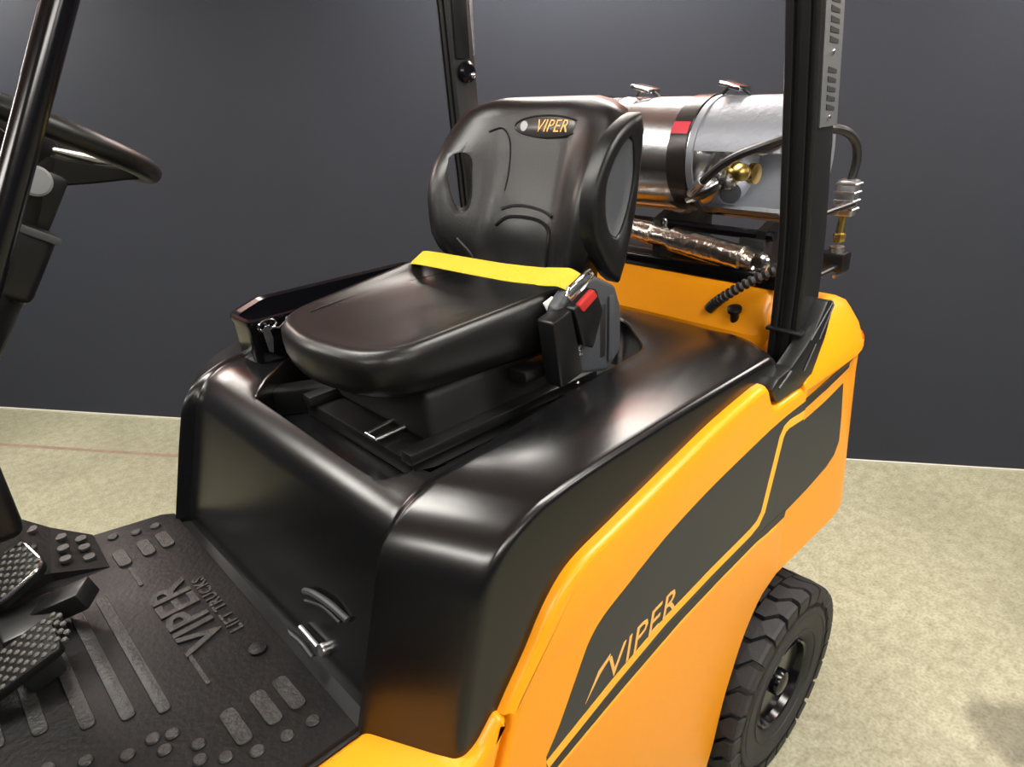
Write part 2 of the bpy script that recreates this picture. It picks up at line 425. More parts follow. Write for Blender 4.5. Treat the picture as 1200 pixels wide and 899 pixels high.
dec = [(v.x, v.y) for v in catmull([(x, z, 0) for x, z in ((.232, .872), (.268, .921), (.323, 1.018), (.350, 1.060), (.385, 1.088), (.45, 1.114), (.566, 1.157), (.70, 1.190), (.841, 1.214), (.953, 1.231), (1.05, 1.239), (1.122, 1.241))], 3)]+[
       (1.112, 1.04), (1.088, .932), (1.019, .930), (.642, .897), (.45, .862), (.245, .824), (.232, .845)]
decal('side_decal', dec, M_DEC, side)
pin = [(.233, .852), (.42, .906), (.583, .945), (.75, .966), (.915, .981), (.945, .990), (.964, 1.010), (1.012, 1.190), (1.024, 1.205), (1.045, 1.210), (1.118, 1.206)]
decal('pinstripe', band(pin, .022), M_PIN, side, NY, .0016)
low_l = [(.240, .836), (.45, .884), (.642, .921), (.80, .938), (.95, .950), (1.085, .951)]
decal('dark_stripe', band([(x, z-.006) for x, z in low_l], .022), M_DECL, side, NY, .0013)
decal('pinstripe', band([(x, z-.022) for x, z in low_l[:-1]]+[(1.05, .922)], .008), M_PIN, side, NY, .0016)
tm = text_mesh('VIPER', .088, .0005, .35, 1.06, -.0002)
for v in tm.vertices: v.co.y *= .92
place_text('lettering', tm, (.497, NY-.0016, .962), (1, 0, .17), (0, 0, 1), M_TAN, side)
decal('letter_slash', [(.335, .916), (.372, .968), (.405, .985), (.402, .975), (.376, .958)], M_TAN, side, NY, .0016)

# ---- lower frame below the hood corner and the step
fr = prism('frame_sill', round_poly([(-.17, .30), (.068, .30), (.068, .70), (.112, .90), (.160, 1.030), (.140, 1.040), (.10, 1.000), (.05, .993), (-.17, .993)], [.0, .0, .0, .0, .01, .01, .05, .08, 0], 4), 1, -.552, -.368, M_YEL, TR, .020, 4)
prism('frame_sill', [(-.75, .30), (.075, .30), (.10, .94), (-.75, .94)], 1, YC+.38, YC+.485, M_YEL, TR, .016, 3)
prism('entry_step', [(-.70, .42), (-.17, .42), (-.17, .46), (-.70, .46)], 1, -.55, -.33, M_SATIN, TR, .006, 1)
box('floor_plate', (-.75, -.372, .90), (.03, .505, .990), M_SATIN, TR, .004)
box('chassis', (-.70, -.33, .42), (1.5, .46, .90), M_SATIN, TR, .01)

# ---- counterweight
def cw_ring(z, f, ins, rear, rc):
    y0, y1 = NY+.007+ins, 2*YC-NY-.007-ins
    pts = round_poly([(f, y0), (rear, y0+.0), (rear+.06, YC), (rear, y1), (f, y1)], [.004, rc, .9, rc, .004], 12)
    return [(x, y, z-(.30*max(0, x-1.40) if z > 1.29 else 0)) for x, y in pts]
bm = bmesh.new()
faces_loft(bm, [cw_ring(.72, 1.10, .012, 1.69, .28), cw_ring(.735, 1.10, .003, 1.70, .28), cw_ring(.95, 1.10, 0, 1.67, .31), cw_ring(1.20, 1.10, 0, 1.61, .33), cw_ring(1.255, 1.10, 0, 1.605, .33), cw_ring(1.27, 1.10, -.008, 1.615, .33), cw_ring(1.289, 1.10, -.007, 1.612, .33),
               cw_ring(1.31, 1.15, .000, 1.605, .33), cw_ring(1.355, 1.185, .018, 1.585, .33), cw_ring(1.392, 1.20, .043, 1.565, .33), cw_ring(1.408, 1.212, .06, 1.57, .33), cw_ring(1.415, 1.235, .085, 1.55, .32)])
cw = bm_obj('counterweight', bm, M_YEL, TR, 30)
bm = bmesh.new()
faces_loft(bm, [[(x, YC+y, z) for x, y in round_poly([(1.14+dx, -.485+i), (1.44, -.485+i), (1.44, .485-i), (1.14+dx, .485-i)], .05, 5)] for z, dx, i in ((1.30, 0, 0), (1.36, .0, 0), (1.44, .065, .02), (1.452, .078, .028), (1.456, .095, .04))])
bm_obj('counterweight_crown', bm, M_YEL, cw, 30)
bm = bmesh.new(); faces_loft(bm, [cw_ring(.22, 1.52, .23, 1.60, .08), cw_ring(.25, 1.50, .21, 1.62, .08), cw_ring(.73, 1.50, .21, 1.62, .08)]); bm_obj('counterweight_foot', bm, M_YEL, cw, 30)
ydec = [(1.104, .937), (1.22, .948), (1.33, .966), (1.372, .985), (1.392, 1.02), (1.378, 1.10), (1.352, 1.205), (1.25, 1.189), (1.130, 1.179)]
def cwdecal(name, pts, m, lift, n=8):
    """decal that follows the rounded rear corner of the counterweight"""
    P = []
    for i in range(len(pts)):
        a_, b2 = Vector(pts[i]), Vector(pts[(i+1) % len(pts)])
        for k in range(4): P.append(a_.lerp(b2, k/4))
    def yat(x, z):
        rr = cw_ring(z, 1.10, interp([(1.255, 0), (1.27, -.008)], z), interp([(.735, 1.70), (.95, 1.67), (1.2, 1.61), (1.255, 1.605), (1.27, 1.615)], z), interp([(.735, .28), (.95, .31), (1.2, .33), (1.3, .33)], z))
        best = None
        for (x0, y0, _), (x1, y1, _) in zip(rr, rr[1:]):
            if y0 < YC and x0 <= x <= x1 and x1 > x0: return lerp(y0, y1, (x-x0)/(x1-x0))
        return NY
    bm = bmesh.new()
    A = [bm.verts.new((p.x, yat(p.x, p.y)-lift, p.y)) for p in P]; B = [bm.verts.new((p.x, yat(p.x, p.y)+.004, p.y)) for p in P]
    bm.faces.new(A); bm.faces.new(B[::-1])
    for i in range(len(A)): bm.faces.new((A[i], A[(i+1) % len(A)], B[(i+1) % len(A)], B[i]))
    bmesh.ops.triangulate(bm, faces=[f for f in bm.faces if len(f.verts) > 4])
    return bm_obj(name, bm, m, cw, 60)
cwdecal('side_decal', ydec, M_DEC, .0015)
cwdecal('dark_stripe', band([(1.132, 1.226), (1.25, 1.238), (1.372, 1.256)], .026), M_DECL, .0018)

# ---- overhead guard posts
def post(name, stations, prof, m, parent):
    """stations: (front x, inner y, z); prof: list of (dx to the rear, dy outwards)"""
    bm = bmesh.new(); faces_loft(bm, [[(x+dx, y+dy, z) for dx, dy in prof] for x, y, z in stations]); return bm_obj(name, bm, m, parent, 25)
pw, pd = .070, .086
prof = round_poly([(0, 0), (0, -.018), (.009, -.021), (.009, -.030), (0, -.033), (0, -.050), (.007, -.052), (.007, -.059), (0, -.061), (.003, -pw), (pd, -pw), (pd, 0)], [.008, .003, .001, .001, .003, .003, .001, .001, .002, .006, .008, .008], 3)
sta = [(1.108, -.450, 1.30), (1.106, -.452, 1.42), (1.100, -.454, 1.55), (1.090, -.454, 1.64), (1.056, -.453, 1.85), (1.029, -.452, 2.01), (1.000, -.451, 2.16), (.90, -.448, 2.62)]
rp = post('rear_post', sta, prof, M_SATIN, TR)
proff = [(x, -y) for x, y in prof][::-1]
staf = [(1.085, .572, 1.20), (1.085, .572, 1.42), (1.072, .572, 1.70), (1.060, .572, 1.84), (1.047, .572, 2.16), (1.00, .572, 2.62)]
pff = [(x, y*.75) for x, y in proff]
rpf = post('rear_post', staf, pff, M_SATIN, TR)
# louvred plate on the outer side of the near post
def ospt(z, fx, off=0):   # point on outer side face: fx 0..1 front to rear
    x = interp([(1.42, 1.106), (1.55, 1.100), (1.64, 1.090), (1.85, 1.056), (2.01, 1.029), (2.16, 1.000), (2.62, .90)], z)
    y = interp([(1.42, -.452), (1.64, -.454), (2.16, -.451), (2.62, -.448)], z)-pw
    return Vector((x+.004+fx*(pd-.004), y-off, z))
bm = bmesh.new(); rings = []
for z in (1.842, 1.85, 1.93, 2.01, 2.09, 2.16):
    rings.append([ospt(z, .10, -.002), ospt(z, .10, .003), ospt(z, 1.06, .003), ospt(z, 1.06, -.002)])
faces_loft(bm, rings); plate = bm_obj('louvre_plate', bm, M_LOUV, rp)
def slot(z):
    bm = bmesh.new()
    P = [ospt(z+.004, .38, .0042), ospt(z-.002, .82, .0042), ospt(z-.009, .82, .0042), ospt(z-.006, .38, .0042)]
    Q = [p+Vector((0, .004, 0)) for p in P]
    faces_loft(bm, [P, Q]); bm_obj('slot', bm, M_SLOT, plate)
for z in [1.880+.0168*k for k in range(5)]+[1.999+.0168*k for k in range(9)]: slot(z)
for z in (1.860, 1.976): lathe('rivet', [(.0055, 0), (.005, .003), (.002, .0045)], ospt(z, .55, .003), (0, -1, 0), M_CHROME, plate, 10)
# foot bracket of the near post
ft = prism('post_foot', round_poly([(.985, 1.282), (1.135, 1.282), (1.190, 1.375), (1.215, 1.46), (1.175, 1.47), (1.12, 1.40), (1.03, 1.352), (.972, 1.345), (.945, 1.325)], [.01, .01, .02, .01, .01, .03, .03, .01, .01], 3), 1, -.551, -.512, M_SATIN, TR, .006, 2)
tube('gusset_edge', [(1.105, -.553, 1.395), (1.195, -.553, 1.462)], .002, M_GREY, ft, 6)
tube('gusset_edge', [(1.150, -.553, 1.385), (1.203, -.553, 1.455)], .002, M_GREY, ft, 6)
tube('gusset_edge', [(1.09, -.553, 1.325), (1.135, -.553, 1.378)], .002, M_GREY, ft, 6)
tube('gusset_edge', [(.975, -.552, 1.322), (1.025, -.552, 1.346)], .003, M_GREY, ft, 6)
box('post_collar', (1.098, -.530, 1.398), (1.125, -.446, 1.408), M_SATIN, ft, .004)
# bolt boss on the far post
lathe('post_boss', [(.030, -.002), (.030, .012), (.022, .018)], (1.098, .571, 1.985), (0, -1, 0), M_GLOSS, rpf, 20)
lathe('post_bolt', [(.009, 0), (.009, .008), (.004, .011)], (1.108, .555, 1.975), (0, -1, 0), M_CHROME, rpf, 12)
box('post_pad', (1.062, .565, 2.02), (1.115, .574, 2.5), M_PLASTIC, rpf, .004)
box('post_conduit', (1.136, .578, 2.03), (1.150, .60, 2.5), M_STEEL, rpf, .004)
# front leg (A pillar) near side: round tube leaning back at the top
fp0, fp1 = Vector((-.2475, -.36, 1.857)), Vector((-.1475, -.36, 2.0425))
d = (fp1-fp0).normalized()
fp = tube('front_post', [fp0-d*1.05, fp0-d*.5, fp0, fp1, fp1+d*.6], .0142, M_GLOSS, TR, 24)
# roof of the guard, above the picture
for y in (-.44, .57): box('guard_rail', (.02, y-.03, 2.58), (.98, y+.03, 2.64), M_SATIN, TR, .01)
for x in (.05, .22, .39, .56, .73, .92): box('guard_bar', (x-.018, -.42, 2.59), (x+.018, .55, 2.625), M_SATIN, TR, .006)

# ---- rear wheel
def wheel(cx, cy, sgn, R=.310):
    """sgn -1: outer face towards -y"""
    c = Vector((cx, cy, R)); d = Vector((0, sgn, 0)); W = .078
    body = [(.136, -W+.006), (.165, -W), (.235, -W-.003), (.276, -W+.004), (.290, -W+.016), (.292, 0), (.290, W-.016), (.284, W-.003), (.235, W+.0035), (.170, W), (.146, W-.010), (.136, W-.024)]
    ty = lathe('tyre', body, c, d, M_RUBBER, TR, 72, False)
    # tread lugs: one mesh shared by all blocks of one shoulder
    n = 26; shoulder = []
    for side_ in (1, -1):
        bm = bmesh.new(); hw = PI/n*.84
        def pt(r, th, h): return (r*math.cos(th), h*side_, r*math.sin(th))
        rings = []
        for h, r0, r1, sk in ((.002, .284, .309, .10), (.030, .284, .310, .10), (.056, .280, .308, .0), (.071, .276, .306, 0), (.0795, .270, .301, 0), (.0818, .262, .292, 0), (.0818, .250, .268, 0)):
            rings.append([pt(r0, -hw+sk, h), pt(r1, -hw*.92+sk, h), pt(r1, hw*.92+sk, h), pt(r0, hw+sk, h)])
        faces_loft(bm, rings)
        bmesh.ops.recalc_face_normals(bm, faces=bm.faces)
        me = bpy.data.meshes.new('tread_block'); bm.to_mesh(me); bm.free(); me.materials.append(M_RUBBER)
        for k in range(n):
            o = bpy.data.objects.new('tread_block', me); C.objects.link(o); set_parent(o, ty)
            th = 2*PI*(k+(.5 if side_ < 0 else 0))/n
            o.matrix_local = Matrix.Translation(c-BASE[TR.name]+BASE[TR.name]) @ Matrix.Rotation(th, 4, 'Y') @ Matrix.Scale(sgn, 4, (0, 1, 0))
    lathe('sidewall_ring', [(.226, W+.002), (.230, W+.0055), (.234, W+.002)], c, d, M_RUBBER, ty, 64, False)
    lathe('sidewall_ring', [(.172, W-.002), (.176, W+.0035), (.180, W-.000)], c, d, M_RUBBER, ty, 64, False)
    rim_ = lathe('rim', [(.138, W-.030), (.142, W-.012), (.137, W-.006), (.131, W-.010), (.127, W-.026), (.121, W-.050), (.117, W-.078), (.090, W-.084), (.060, W-.075), (.03, W-.074)], c, d, M_GLOSS, TR, 48)
    lathe('hub', [(.042, W-.080), (.040, W-.020), (.036, W-.010), (.022, W-.004), (.010, W-.003)], c, d, M_GLOSS, rim_, 24)
    for k in range(5):
        a = 2*PI*(k+.3)/5
        p = c+Vector((math.cos(a)*.088, sgn*(W-.084), math.sin(a)*.088))
        lathe('wheel_nut', [(.011, 0), (.011, .014), (.007, .018), (.007, .026)], p, d, M_STEEL, rim_, 6)
        p2 = c+Vector((math.cos(a+.6)*.105, sgn*(W-.0845), math.sin(a+.6)*.105))
        lathe('rim_hole', [(.014, 0), (.014, .004)], p2, d, M_SLOT, rim_, 14)
    return ty
wheel(1.180, -.512, -1)
wheel(1.180, .640, 1)
tube('rear_axle', [(1.180, -.45, .310), (1.180, .57, .310)], .05, M_SATIN, TR, 14)

# ---- seat
SC = .018
def cush_ring(z, gx, gy):
    P = []
    for x, y in round_poly([(.215-gx, .192+gy), (.180-gx, 0), (.215-gx, -.205-gy), (.62, -.245-gy), (.76, -.225-gy), (.76, .225+gy), (.62, .238+gy)], [.15, .30, .15, .2, .08, .08, .2], 8):
        P.append((x, SC+y, z))
    return P
bm = bmesh.new(); rr = []
def ctop(x, y):
    yy = abs(y-SC)/.24
    return 1.532+.026*sm(.62, .95, yy)*sm(.28, .5, x)-.010*(1-yy)*sm(.25, .55, x)-.006*sm(.35, .2, x)
base = cush_ring(0, 0, 0); cen = Vector((.46, SC))
def shr(f, z=None, flat=None):
    out = []
    for x, y, _ in base:
        q = cen+(Vector((x, y))-cen)*f
        out.append((q.x, q.y, z if z is not None else ctop(q.x, q.y)+flat))
    return out
for f, z in ((.80, 1.430), (.92, 1.433), (.965, 1.443), (.995, 1.467), (1.004, 1.490), (1.0, 1.510)): rr.append(shr(f, z))
for f, dz in ((.985, -.010), (.965, -.002), (.94, .002), (.90, .002), (.84, .0), (.76, 0), (.6, 0), (.4, 0), (.2, 0), (.02, 0)): rr.append(shr(f, None, dz))
faces_loft(bm, rr)
seat = bm_obj('seat', bm, M_VINYL, TR, 50)
seat['label'] = 'black vinyl seat with bolstered cushion'
# seams on the cushion top
def cushion_line(pts, name='seam', r=.0022, m=None):
    P = [Vector((x, y, ctop(x, y)+.0012)) for x, y, _ in catmull([(x, y, 0) for x, y in pts], 8)]
    tube(name, P, r, m or M_VINYL, seat, 6)
cushion_line([(.28, .155), (.40, .175), (.55, .178), (.72, .17)])
# backrest: lofted U-shaped shell leaning back
BW = [(1.50, .20), (1.54, .232), (1.60, .258), (1.68, .283), (1.76, .288), (1.82, .280), (1.86, .262), (1.89, .232), (1.907, .190), (1.917, .130)]
def back_ring(z, w_, thick=1.0, inset=0):
    lean = .762+.26*(z-1.60)
    bol = .105*sm(1.50, 1.60, z)*(1-.75*sm(1.72, 1.90, z))+.012
    n = 22; F = []; B = []
    for i in range(n+1):
        s = -1+2*i/n; y = math.copysign(abs(s)**.9, s)*w_
        e = abs(y)/.285
        xf = lean-bol*sm(.35, .98, e) - .018*math.exp(-((z-1.63)/.06)**2)*math.exp(-(y/.13)**2)
        edge = (1-abs(s)**6)
        xb = lean+.075-.030*e*e+.02*sm(1.6, 1.75, z)*(1-e*e)
        mid = xf*.45+xb*.55
        F.append((lerp(mid-.018, xf, edge*thick+(1-edge)*.15), SC+.010+y, z)); B.append((lerp(mid+.018, xb, edge*thick+(1-edge)*.15), SC+.010+y, z))
    return F+B[::-1]
zs = [1.500, 1.506, 1.52, 1.545, 1.575, 1.61, 1.65, 1.69, 1.73, 1.77, 1.80, 1.83, 1.855, 1.875, 1.89, 1.902, 1.911, 1.917]
bm = bmesh.new()
faces_loft(bm, [back_ring(z, interp(BW, z), {0: .35, 1: .75, len(zs)-1: .15, len(zs)-2: .55, len(zs)-3: .85}.get(i, 1)) for i, z in enumerate(zs)])
back = bm_obj('backrest', bm, M_VINYL, seat, 60)
# grip hole through the far bolster
hd = Vector((math.cos(.90), math.sin(.90), -.05)).normalized(); hu = Vector((-hd.y, hd.x, 0)).normalized()
hc = Vector((.70, .132, 1.738)); hv = Vector((0, 0, 1))
hole = []
for u_, v_ in [(v.x, v.y) for v in catmull([(-.030, .060, 0), (.002, .068, 0), (.026, .050, 0), (.024, .010, 0), (.020, -.035, 0), (.006, -.068, 0), (-.018, -.066, 0), (-.032, -.030, 0), (-.036, .020, 0), (-.030, .060, 0)], 4)][:-1]:
    hole.append(hc+hu*(-u_)+hv*(v_+u_*.1))
bm = bmesh.new(); faces_loft(bm, [[p-hd*.25 for p in hole], [p+hd*.35 for p in hole]]); bmesh.ops.recalc_face_normals(bm, faces=bm.faces)
cut = bm_obj('cutter', bm, None, None)
boolean(back, [cut])
bm = bmesh.new(); bm.from_mesh(back.data); bmesh.ops.remove_doubles(bm, verts=bm.verts, dist=3e-5)
es = [e for e in bm.edges if len(e.link_faces) == 2 and e.calc_face_angle(0) > math.radians(42) and (e.verts[0].co-hc-hd*hd.dot(e.verts[0].co-hc)).length < .085 and e.verts[0].co.y > .05]
try: bmesh.ops.bevel(bm, geom=es, offset=.0035, segments=2, affect='EDGES', profile=.5, clamp_overlap=True)
except Exception: pass
bm.to_mesh(back.data); bm.free(); resharp(back, 50)
def back_front(y, z, off=0):
    w_ = interp(BW, z); R_ = back_ring(z, w_)[:23]
    for (x0, y0, _), (x1, y1, _) in zip(R_, R_[1:]):
        if y0 <= y <= y1: return Vector((lerp(x0, x1, (y-y0)/(y1-y0))-off, y, z))
    return Vector((R_[0][0], y, z))
def back_line(pts, r=.0024, name='seam', m=None):
    P = [back_front(v.x, v.y, .0006) for v in catmull([(y, z, 0) for y, z in pts], 7)]
    tube(name, P, r, m or M_VINYL, back, 6)
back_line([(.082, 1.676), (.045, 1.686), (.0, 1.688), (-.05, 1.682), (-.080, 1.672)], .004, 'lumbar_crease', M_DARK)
back_line([(.090, 1.640), (.055, 1.660), (.0, 1.665), (-.05, 1.660), (-.080, 1.640), (-.083, 1.59), (-.080, 1.545)], .0045)
back_line([(.20, 1.60), (.175, 1.565), (.155, 1.53)], .005)
back_line([(.165, 1.845), (.125, 1.852), (.095, 1.825), (.085, 1.77), (.088, 1.715)], .0022)
# emblem plate
em_c = back_front(-.022, 1.857); n_ = Vector((-1, 0, .26)).normalized(); up_ = Vector((.26, 0, 1)).normalized()
ring0 = [em_c+n_*.000+Vector((0, 1, 0))*(.102*math.cos(t))*(1)+up_*(.023*math.sin(t)) for t in [2*PI*k/36 for k in range(36)]]
bm = bmesh.new(); faces_loft(bm, [[p-n_*.012 for p in ring0], [p+n_*.003 for p in ring0], [em_c+(p-em_c)*.94+n_*.004 for p in ring0]])
emb = bm_obj('emblem', bm, M_EMBLEM, back)
tube('emblem_rim', [p+n_*.003 for p in ring0], .0026, M_SATIN, back, 6, True)
tm = text_mesh('VIPER', .038, .0006, .35, 1.05)
place_text('emblem_lettering', tm, em_c+n_*.0052+Vector((0, -.014, 0)), (0, -1, 0), up_, M_TAN, back)
lathe('emblem_badge', [(.012, 0), (.011, .0015)], em_c+n_*.004+Vector((0, .072, 0)), n_, M_PLATE, back, 16)
# grey side cover of the near bolster with its dished grip
def polar(poly, n=48):
    P = [Vector(p) for p in poly]; c = sum(P, Vector((0, 0)))/len(P); out = []
    for k in range(n):
        t = 2*PI*k/n; d = Vector((math.cos(t), math.sin(t))); best = .01
        for i in range(len(P)):
            p0, p1 = P[i]-c, P[(i+1) % len(P)]-c; e = p1-p0; den = d.x*e.y-d.y*e.x
            if abs(den) < 1e-9: continue
            r = (p0.x*e.y-p0.y*e.x)/den; u = (p0.x*d.y-p0.y*d.x)/den
            if r > 0 and -1e-6 <= u <= 1+1e-6: best = max(best, r)
        out.append(c+d*best)
    return out
def smooth_closed(pts, n=5):
    m = len(pts); q = [(*pts[i % m], 0) for i in range(-1, m+2)]
    return [(v.x, v.y) for v in catmull(q, n)[n:-(n+1)]]
OUT = polar(smooth_closed([(.838, 1.886), (.775, 1.860), (.728, 1.815), (.695, 1.75), (.692, 1.672), (.726, 1.605), (.778, 1.552), (.800, 1.610), (.826, 1.70), (.838, 1.78), (.847, 1.86)]))
DSH = polar(smooth_closed([(.808, 1.842), (.765, 1.815), (.731, 1.76), (.733, 1.69), (.765, 1.650), (.795, 1.69), (.815, 1.75), (.818, 1.80)]))
def rg(pts, f, y):
    c = sum(pts, Vector((0, 0)))/len(pts); return [(c.x+(p.x-c.x)*f, y, c.y+(p.y-c.y)*f) for p in pts]
y0 = -.266
bm = bmesh.new(); faces_loft(bm, [rg(OUT, 1, y0+.03), rg(OUT, 1, y0), rg(OUT, .97, y0-.006), rg(OUT, .90, y0-.008), rg(DSH, 1.06, y0-.007), rg(DSH, 1.0, y0-.002), rg(DSH, .97, y0+.02)], True, False)
bm_obj('bolster_cover', bm, M_PLASTIC, back, 60)
bm = bmesh.new(); faces_loft(bm, [rg(DSH, .985, y0+.012), rg(DSH, .985, y0-.001), rg(DSH, .86, y0+.004), rg(DSH, .6, y0+.006), rg(DSH, .3, y0+.0065), rg(DSH, .02, y0+.0065)])
bm_obj('grip_dish', bm, M_GREY, back, 60)
# hinge and belt housing on the near side
hs = prism('hinge_cover', round_poly([(.575, 1.40), (.645, 1.385), (.74, 1.362), (.788, 1.40), (.785, 1.50), (.765, 1.55), (.70, 1.585), (.64, 1.585), (.585, 1.545)], [.01, .01, .02, .03, .03, .03, .03, .03, .02], 4), 1, -.272, -.235, M_GREY, seat, .010, 3)
box('hinge_rib', (.735, -.279, 1.385), (.755, -.262, 1.535), M_GREY, seat, .006, 2)
box('hinge_groove', (.712, -.2735, 1.40), (.731, -.262, 1.52), M_DARK, seat, .004, 2)
prism('belt_housing', round_poly([(.545, 1.53), (.60, 1.545), (.635, 1.40), (.565, 1.385)], .008, 3), 1, -.295, -.25, M_PLASTIC, seat, .006, 2)
tube('hinge_lever', [(.625, -.283, 1.445), (.672, -.283, 1.492)], .003, M_STEEL, seat, 8)
for (x, z, r) in ((.640, 1.437, .008), (.640, 1.400, .006), (.632, 1.372, .005)): lathe('hinge_bolt', [(r, 0), (r, .006), (r*.5, .008)], (x, -.275, z), (0, -1, 0), M_CHROME, seat, 12)

# seat belt: yellow webbing from the far side to the buckle on the near side
def ribbon(name, pts, wid, m, parent, thick=.0022, n=6, side=None):
    P = catmull(pts, n); A = []; rings = []
    for i, p in enumerate(P):
        t = (P[min(i+1, len(P)-1)]-P[max(i-1, 0)]).normalized()
        s_ = Vector(side[min(i//n, len(side)-1)] if side else (1, 0, .15)); s_ = (s_-t*s_.dot(t)).normalized(); nn = t.cross(s_).normalized()
        w_ = wid/2; th = thick/2
        rings.append([p+s_*w_+nn*th, p-s_*w_+nn*th, p-s_*w_-nn*th, p+s_*w_-nn*th])
    bm = bmesh.new(); faces_loft(bm, rings); return bm_obj(name, bm, m, parent, 40)
ribbon('seat_belt', [(.625, .262, 1.545), (.618, .235, 1.566), (.612, .17, 1.574), (.612, .05, 1.578), (.614, -.10, 1.583), (.622, -.20, 1.589), (.632, -.245, 1.592), (.640, -.268, 1.582)], .048, M_BELT, seat,
       side=[(1, 0, .5), (1, 0, .55), (1, 0, .55), (1, .1, .55), (1, .1, .6), (1, .15, .7), (1, .2, .8), (1, .2, .9)])
prism('belt_tag', [(.575, 1.552), (.600, 1.560), (.612, 1.548), (.585, 1.535)], 1, -.243, -.240, M_WHITE, seat)
tube('belt_tongue', [(.607, -.285, 1.560), (.596, -.285, 1.572), (.602, -.285, 1.585), (.640, -.285, 1.600), (.664, -.285, 1.606), (.672, -.285, 1.598), (.668, -.285, 1.588), (.640, -.285, 1.574)], .0042, M_CHROME, seat, 8, True)
bk = prism('buckle', round_poly([(.600, 1.545), (.668, 1.572), (.690, 1.52), (.660, 1.445), (.628, 1.462)], .008, 3), 1, -.300, -.272, M_PLASTIC, seat, .005, 2)
prism('buckle_button', round_poly([(.610, 1.550), (.655, 1.573), (.668, 1.556), (.624, 1.533)], .005, 3), 1, -.3045, -.290, M_RED, seat, .003, 2)
# ---- seat mounting inside the well
pan = box('seat_pan', (.27, -.175, 1.262), (.90, .24, 1.300), M_SATIN, TR, .006)
box('seat_suspension', (.33, -.16, 1.300), (.74, .20, 1.42), M_DARK, pan, .02, 3)
for y in (-.175, .21): 
    box('seat_rail', (.26, y-.018, 1.300), (.80, y+.018, 1.325), M_SATIN, pan, .004)
bar = tube('adjust_bar', [(.335, -.075, 1.318), (.262, -.070, 1.314), (.262, -.035, 1.314), (.335, -.030, 1.318)], .0045, M_STEEL, pan, 8)
for p in ((.421, -.135, 1.34), (.47, -.12, 1.372)): lathe('pan_bolt', [(.012, 0), (.012, .008), (.005, .009)], p, (-.5, -.8, .3), M_CHROME, pan, 12)
prism('well_bracket', [(.190, .310), (.215, .345), (.43, .235), (.40, .165)], 2, 1.262, 1.325, M_PLASTIC, TR, .006, 2)
box('pan_link', (.52, -.24, 1.395), (.62, -.19, 1.42), M_PLASTIC, pan, .004)

# ---- open tray on the far side of the seat
def tray_ring(g, z): return [(x, y, z) for x, y in round_poly([(.225-g, .365-g), (.80+g, .365-g), (.80+g, .555+g), (.33-g, .560+g), (.225-g, .475+g)], [.02, .02, .03, .06, .05], 5)]
bm = bmesh.new(); faces_loft(bm, [tray_ring(-.012, 1.355), tray_ring(-.004, 1.372), tray_ring(0, 1.455), tray_ring(.004, 1.466), tray_ring(.003, 1.474), tray_ring(-.006, 1.476), tray_ring(-.013, 1.470), tray_ring(-.020, 1.40), tray_ring(-.026, 1.395)])
tray = bm_obj('side_tray', bm, M_GLOSS, TR, 40)
lt = box('tray_latch', (.255, .350, 1.415), (.268, .366, 1.462), M_CHROME, tray, .003)
tube('latch_ring', [(.262+.022*math.cos(t), .352-.004*math.sin(t), 1.462+.014*math.sin(t)) for t in [2*PI*k/14 for k in range(14)]], .003, M_CHROME, tray, 6, True)
tube('latch_wire', [(.262, .350, 1.458), (.285, .342, 1.452), (.305, .345, 1.462), (.312, .352, 1.47)], .003, M_CHROME, tray, 6)
prism('latch_tongue', [(.247, 1.455), (.262, 1.462), (.268, 1.43), (.262, 1.395), (.254, 1.40)], 1, .346, .350, M_STEEL, tray)

# ---- steering column and wheel
wc = Vector((-.150, .05, 1.935)); tl = math.radians(30)
wn = Vector((math.sin(tl), 0, math.cos(tl))); wx = Vector((math.cos(tl), 0, -math.sin(tl))); wy = Vector((0, 1, 0))
sw = tube('steering_wheel', [wc+wx*(.172*math.cos(2*PI*k/56))+wy*(.172*math.sin(2*PI*k/56)) for k in range(56)], .0155, M_PLASTIC, TR, 12, True)
def sp(x, y, h): return wc+wx*x+wy*y+wn*h
def spoke(ang):
    ca, sa = math.cos(ang), math.sin(ang)
    bm = bmesh.new(); R_ = []
    for r, hw_, h, th in ((.02, .036, -.046, .030), (.06, .032, -.040, .026), (.105, .022, -.026, .018), (.145, .016, -.010, .012), (.172, .012, -.001, .008)):
        R_.append([sp(r*ca-y*sa, r*sa+y*ca, h+d_) for y, d_ in ((-hw_, -th), (hw_, -th), (hw_, th*.6), (-hw_, th*.6))])
    faces_loft(bm, R_); bmesh.ops.bevel(bm, geom=list(bm.edges), offset=.003, segments=1, affect='EDGES'); bm_obj('spoke', bm, M_PLASTIC, sw)
for a in (0, 2*PI/3, 4*PI/3): spoke(a)
tube('spoke_trim', [sp(.045, -.030, -.018), sp(.10, -.020, -.008), sp(.135, -.012, -.001)], [.003, .006, .002], M_STEEL, sw, 8)
lathe('horn_pad', [(.050, -.055), (.056, -.03), (.056, -.012), (.050, -.003), (.03, .002)], wc, wn, M_PLASTIC, sw, 32)
cb = Vector((-.140, .05, 1.895)); cd = Vector((-.56, 0, -.83)).normalized()
col = tube('steering_column', [cb, cb+cd*.10, cb+cd*.16, cb+cd*.22, cb+cd*.9], [.040, .050, .060, .056, .056], M_PLASTIC, TR, 20)
bm = bmesh.new(); u_, v_, w_ = Vector((.83, 0, -.56)), Vector((0, 1, 0)), cd
T = Matrix((u_, v_, -w_)).transposed().to_4x4(); T.translation = cb+cd*.15
add_box(bm, (-.058, -.055, -.055), (.058, .055, .055), .014, 3, T); bm_obj('column_shroud', bm, M_PLASTIC, col)
box('column_lip', (-.02, -.060, -.012), (.060, -.050, .000), M_GREY, col, .003, 2, T @ Matrix.Translation((0, 0, .052)))
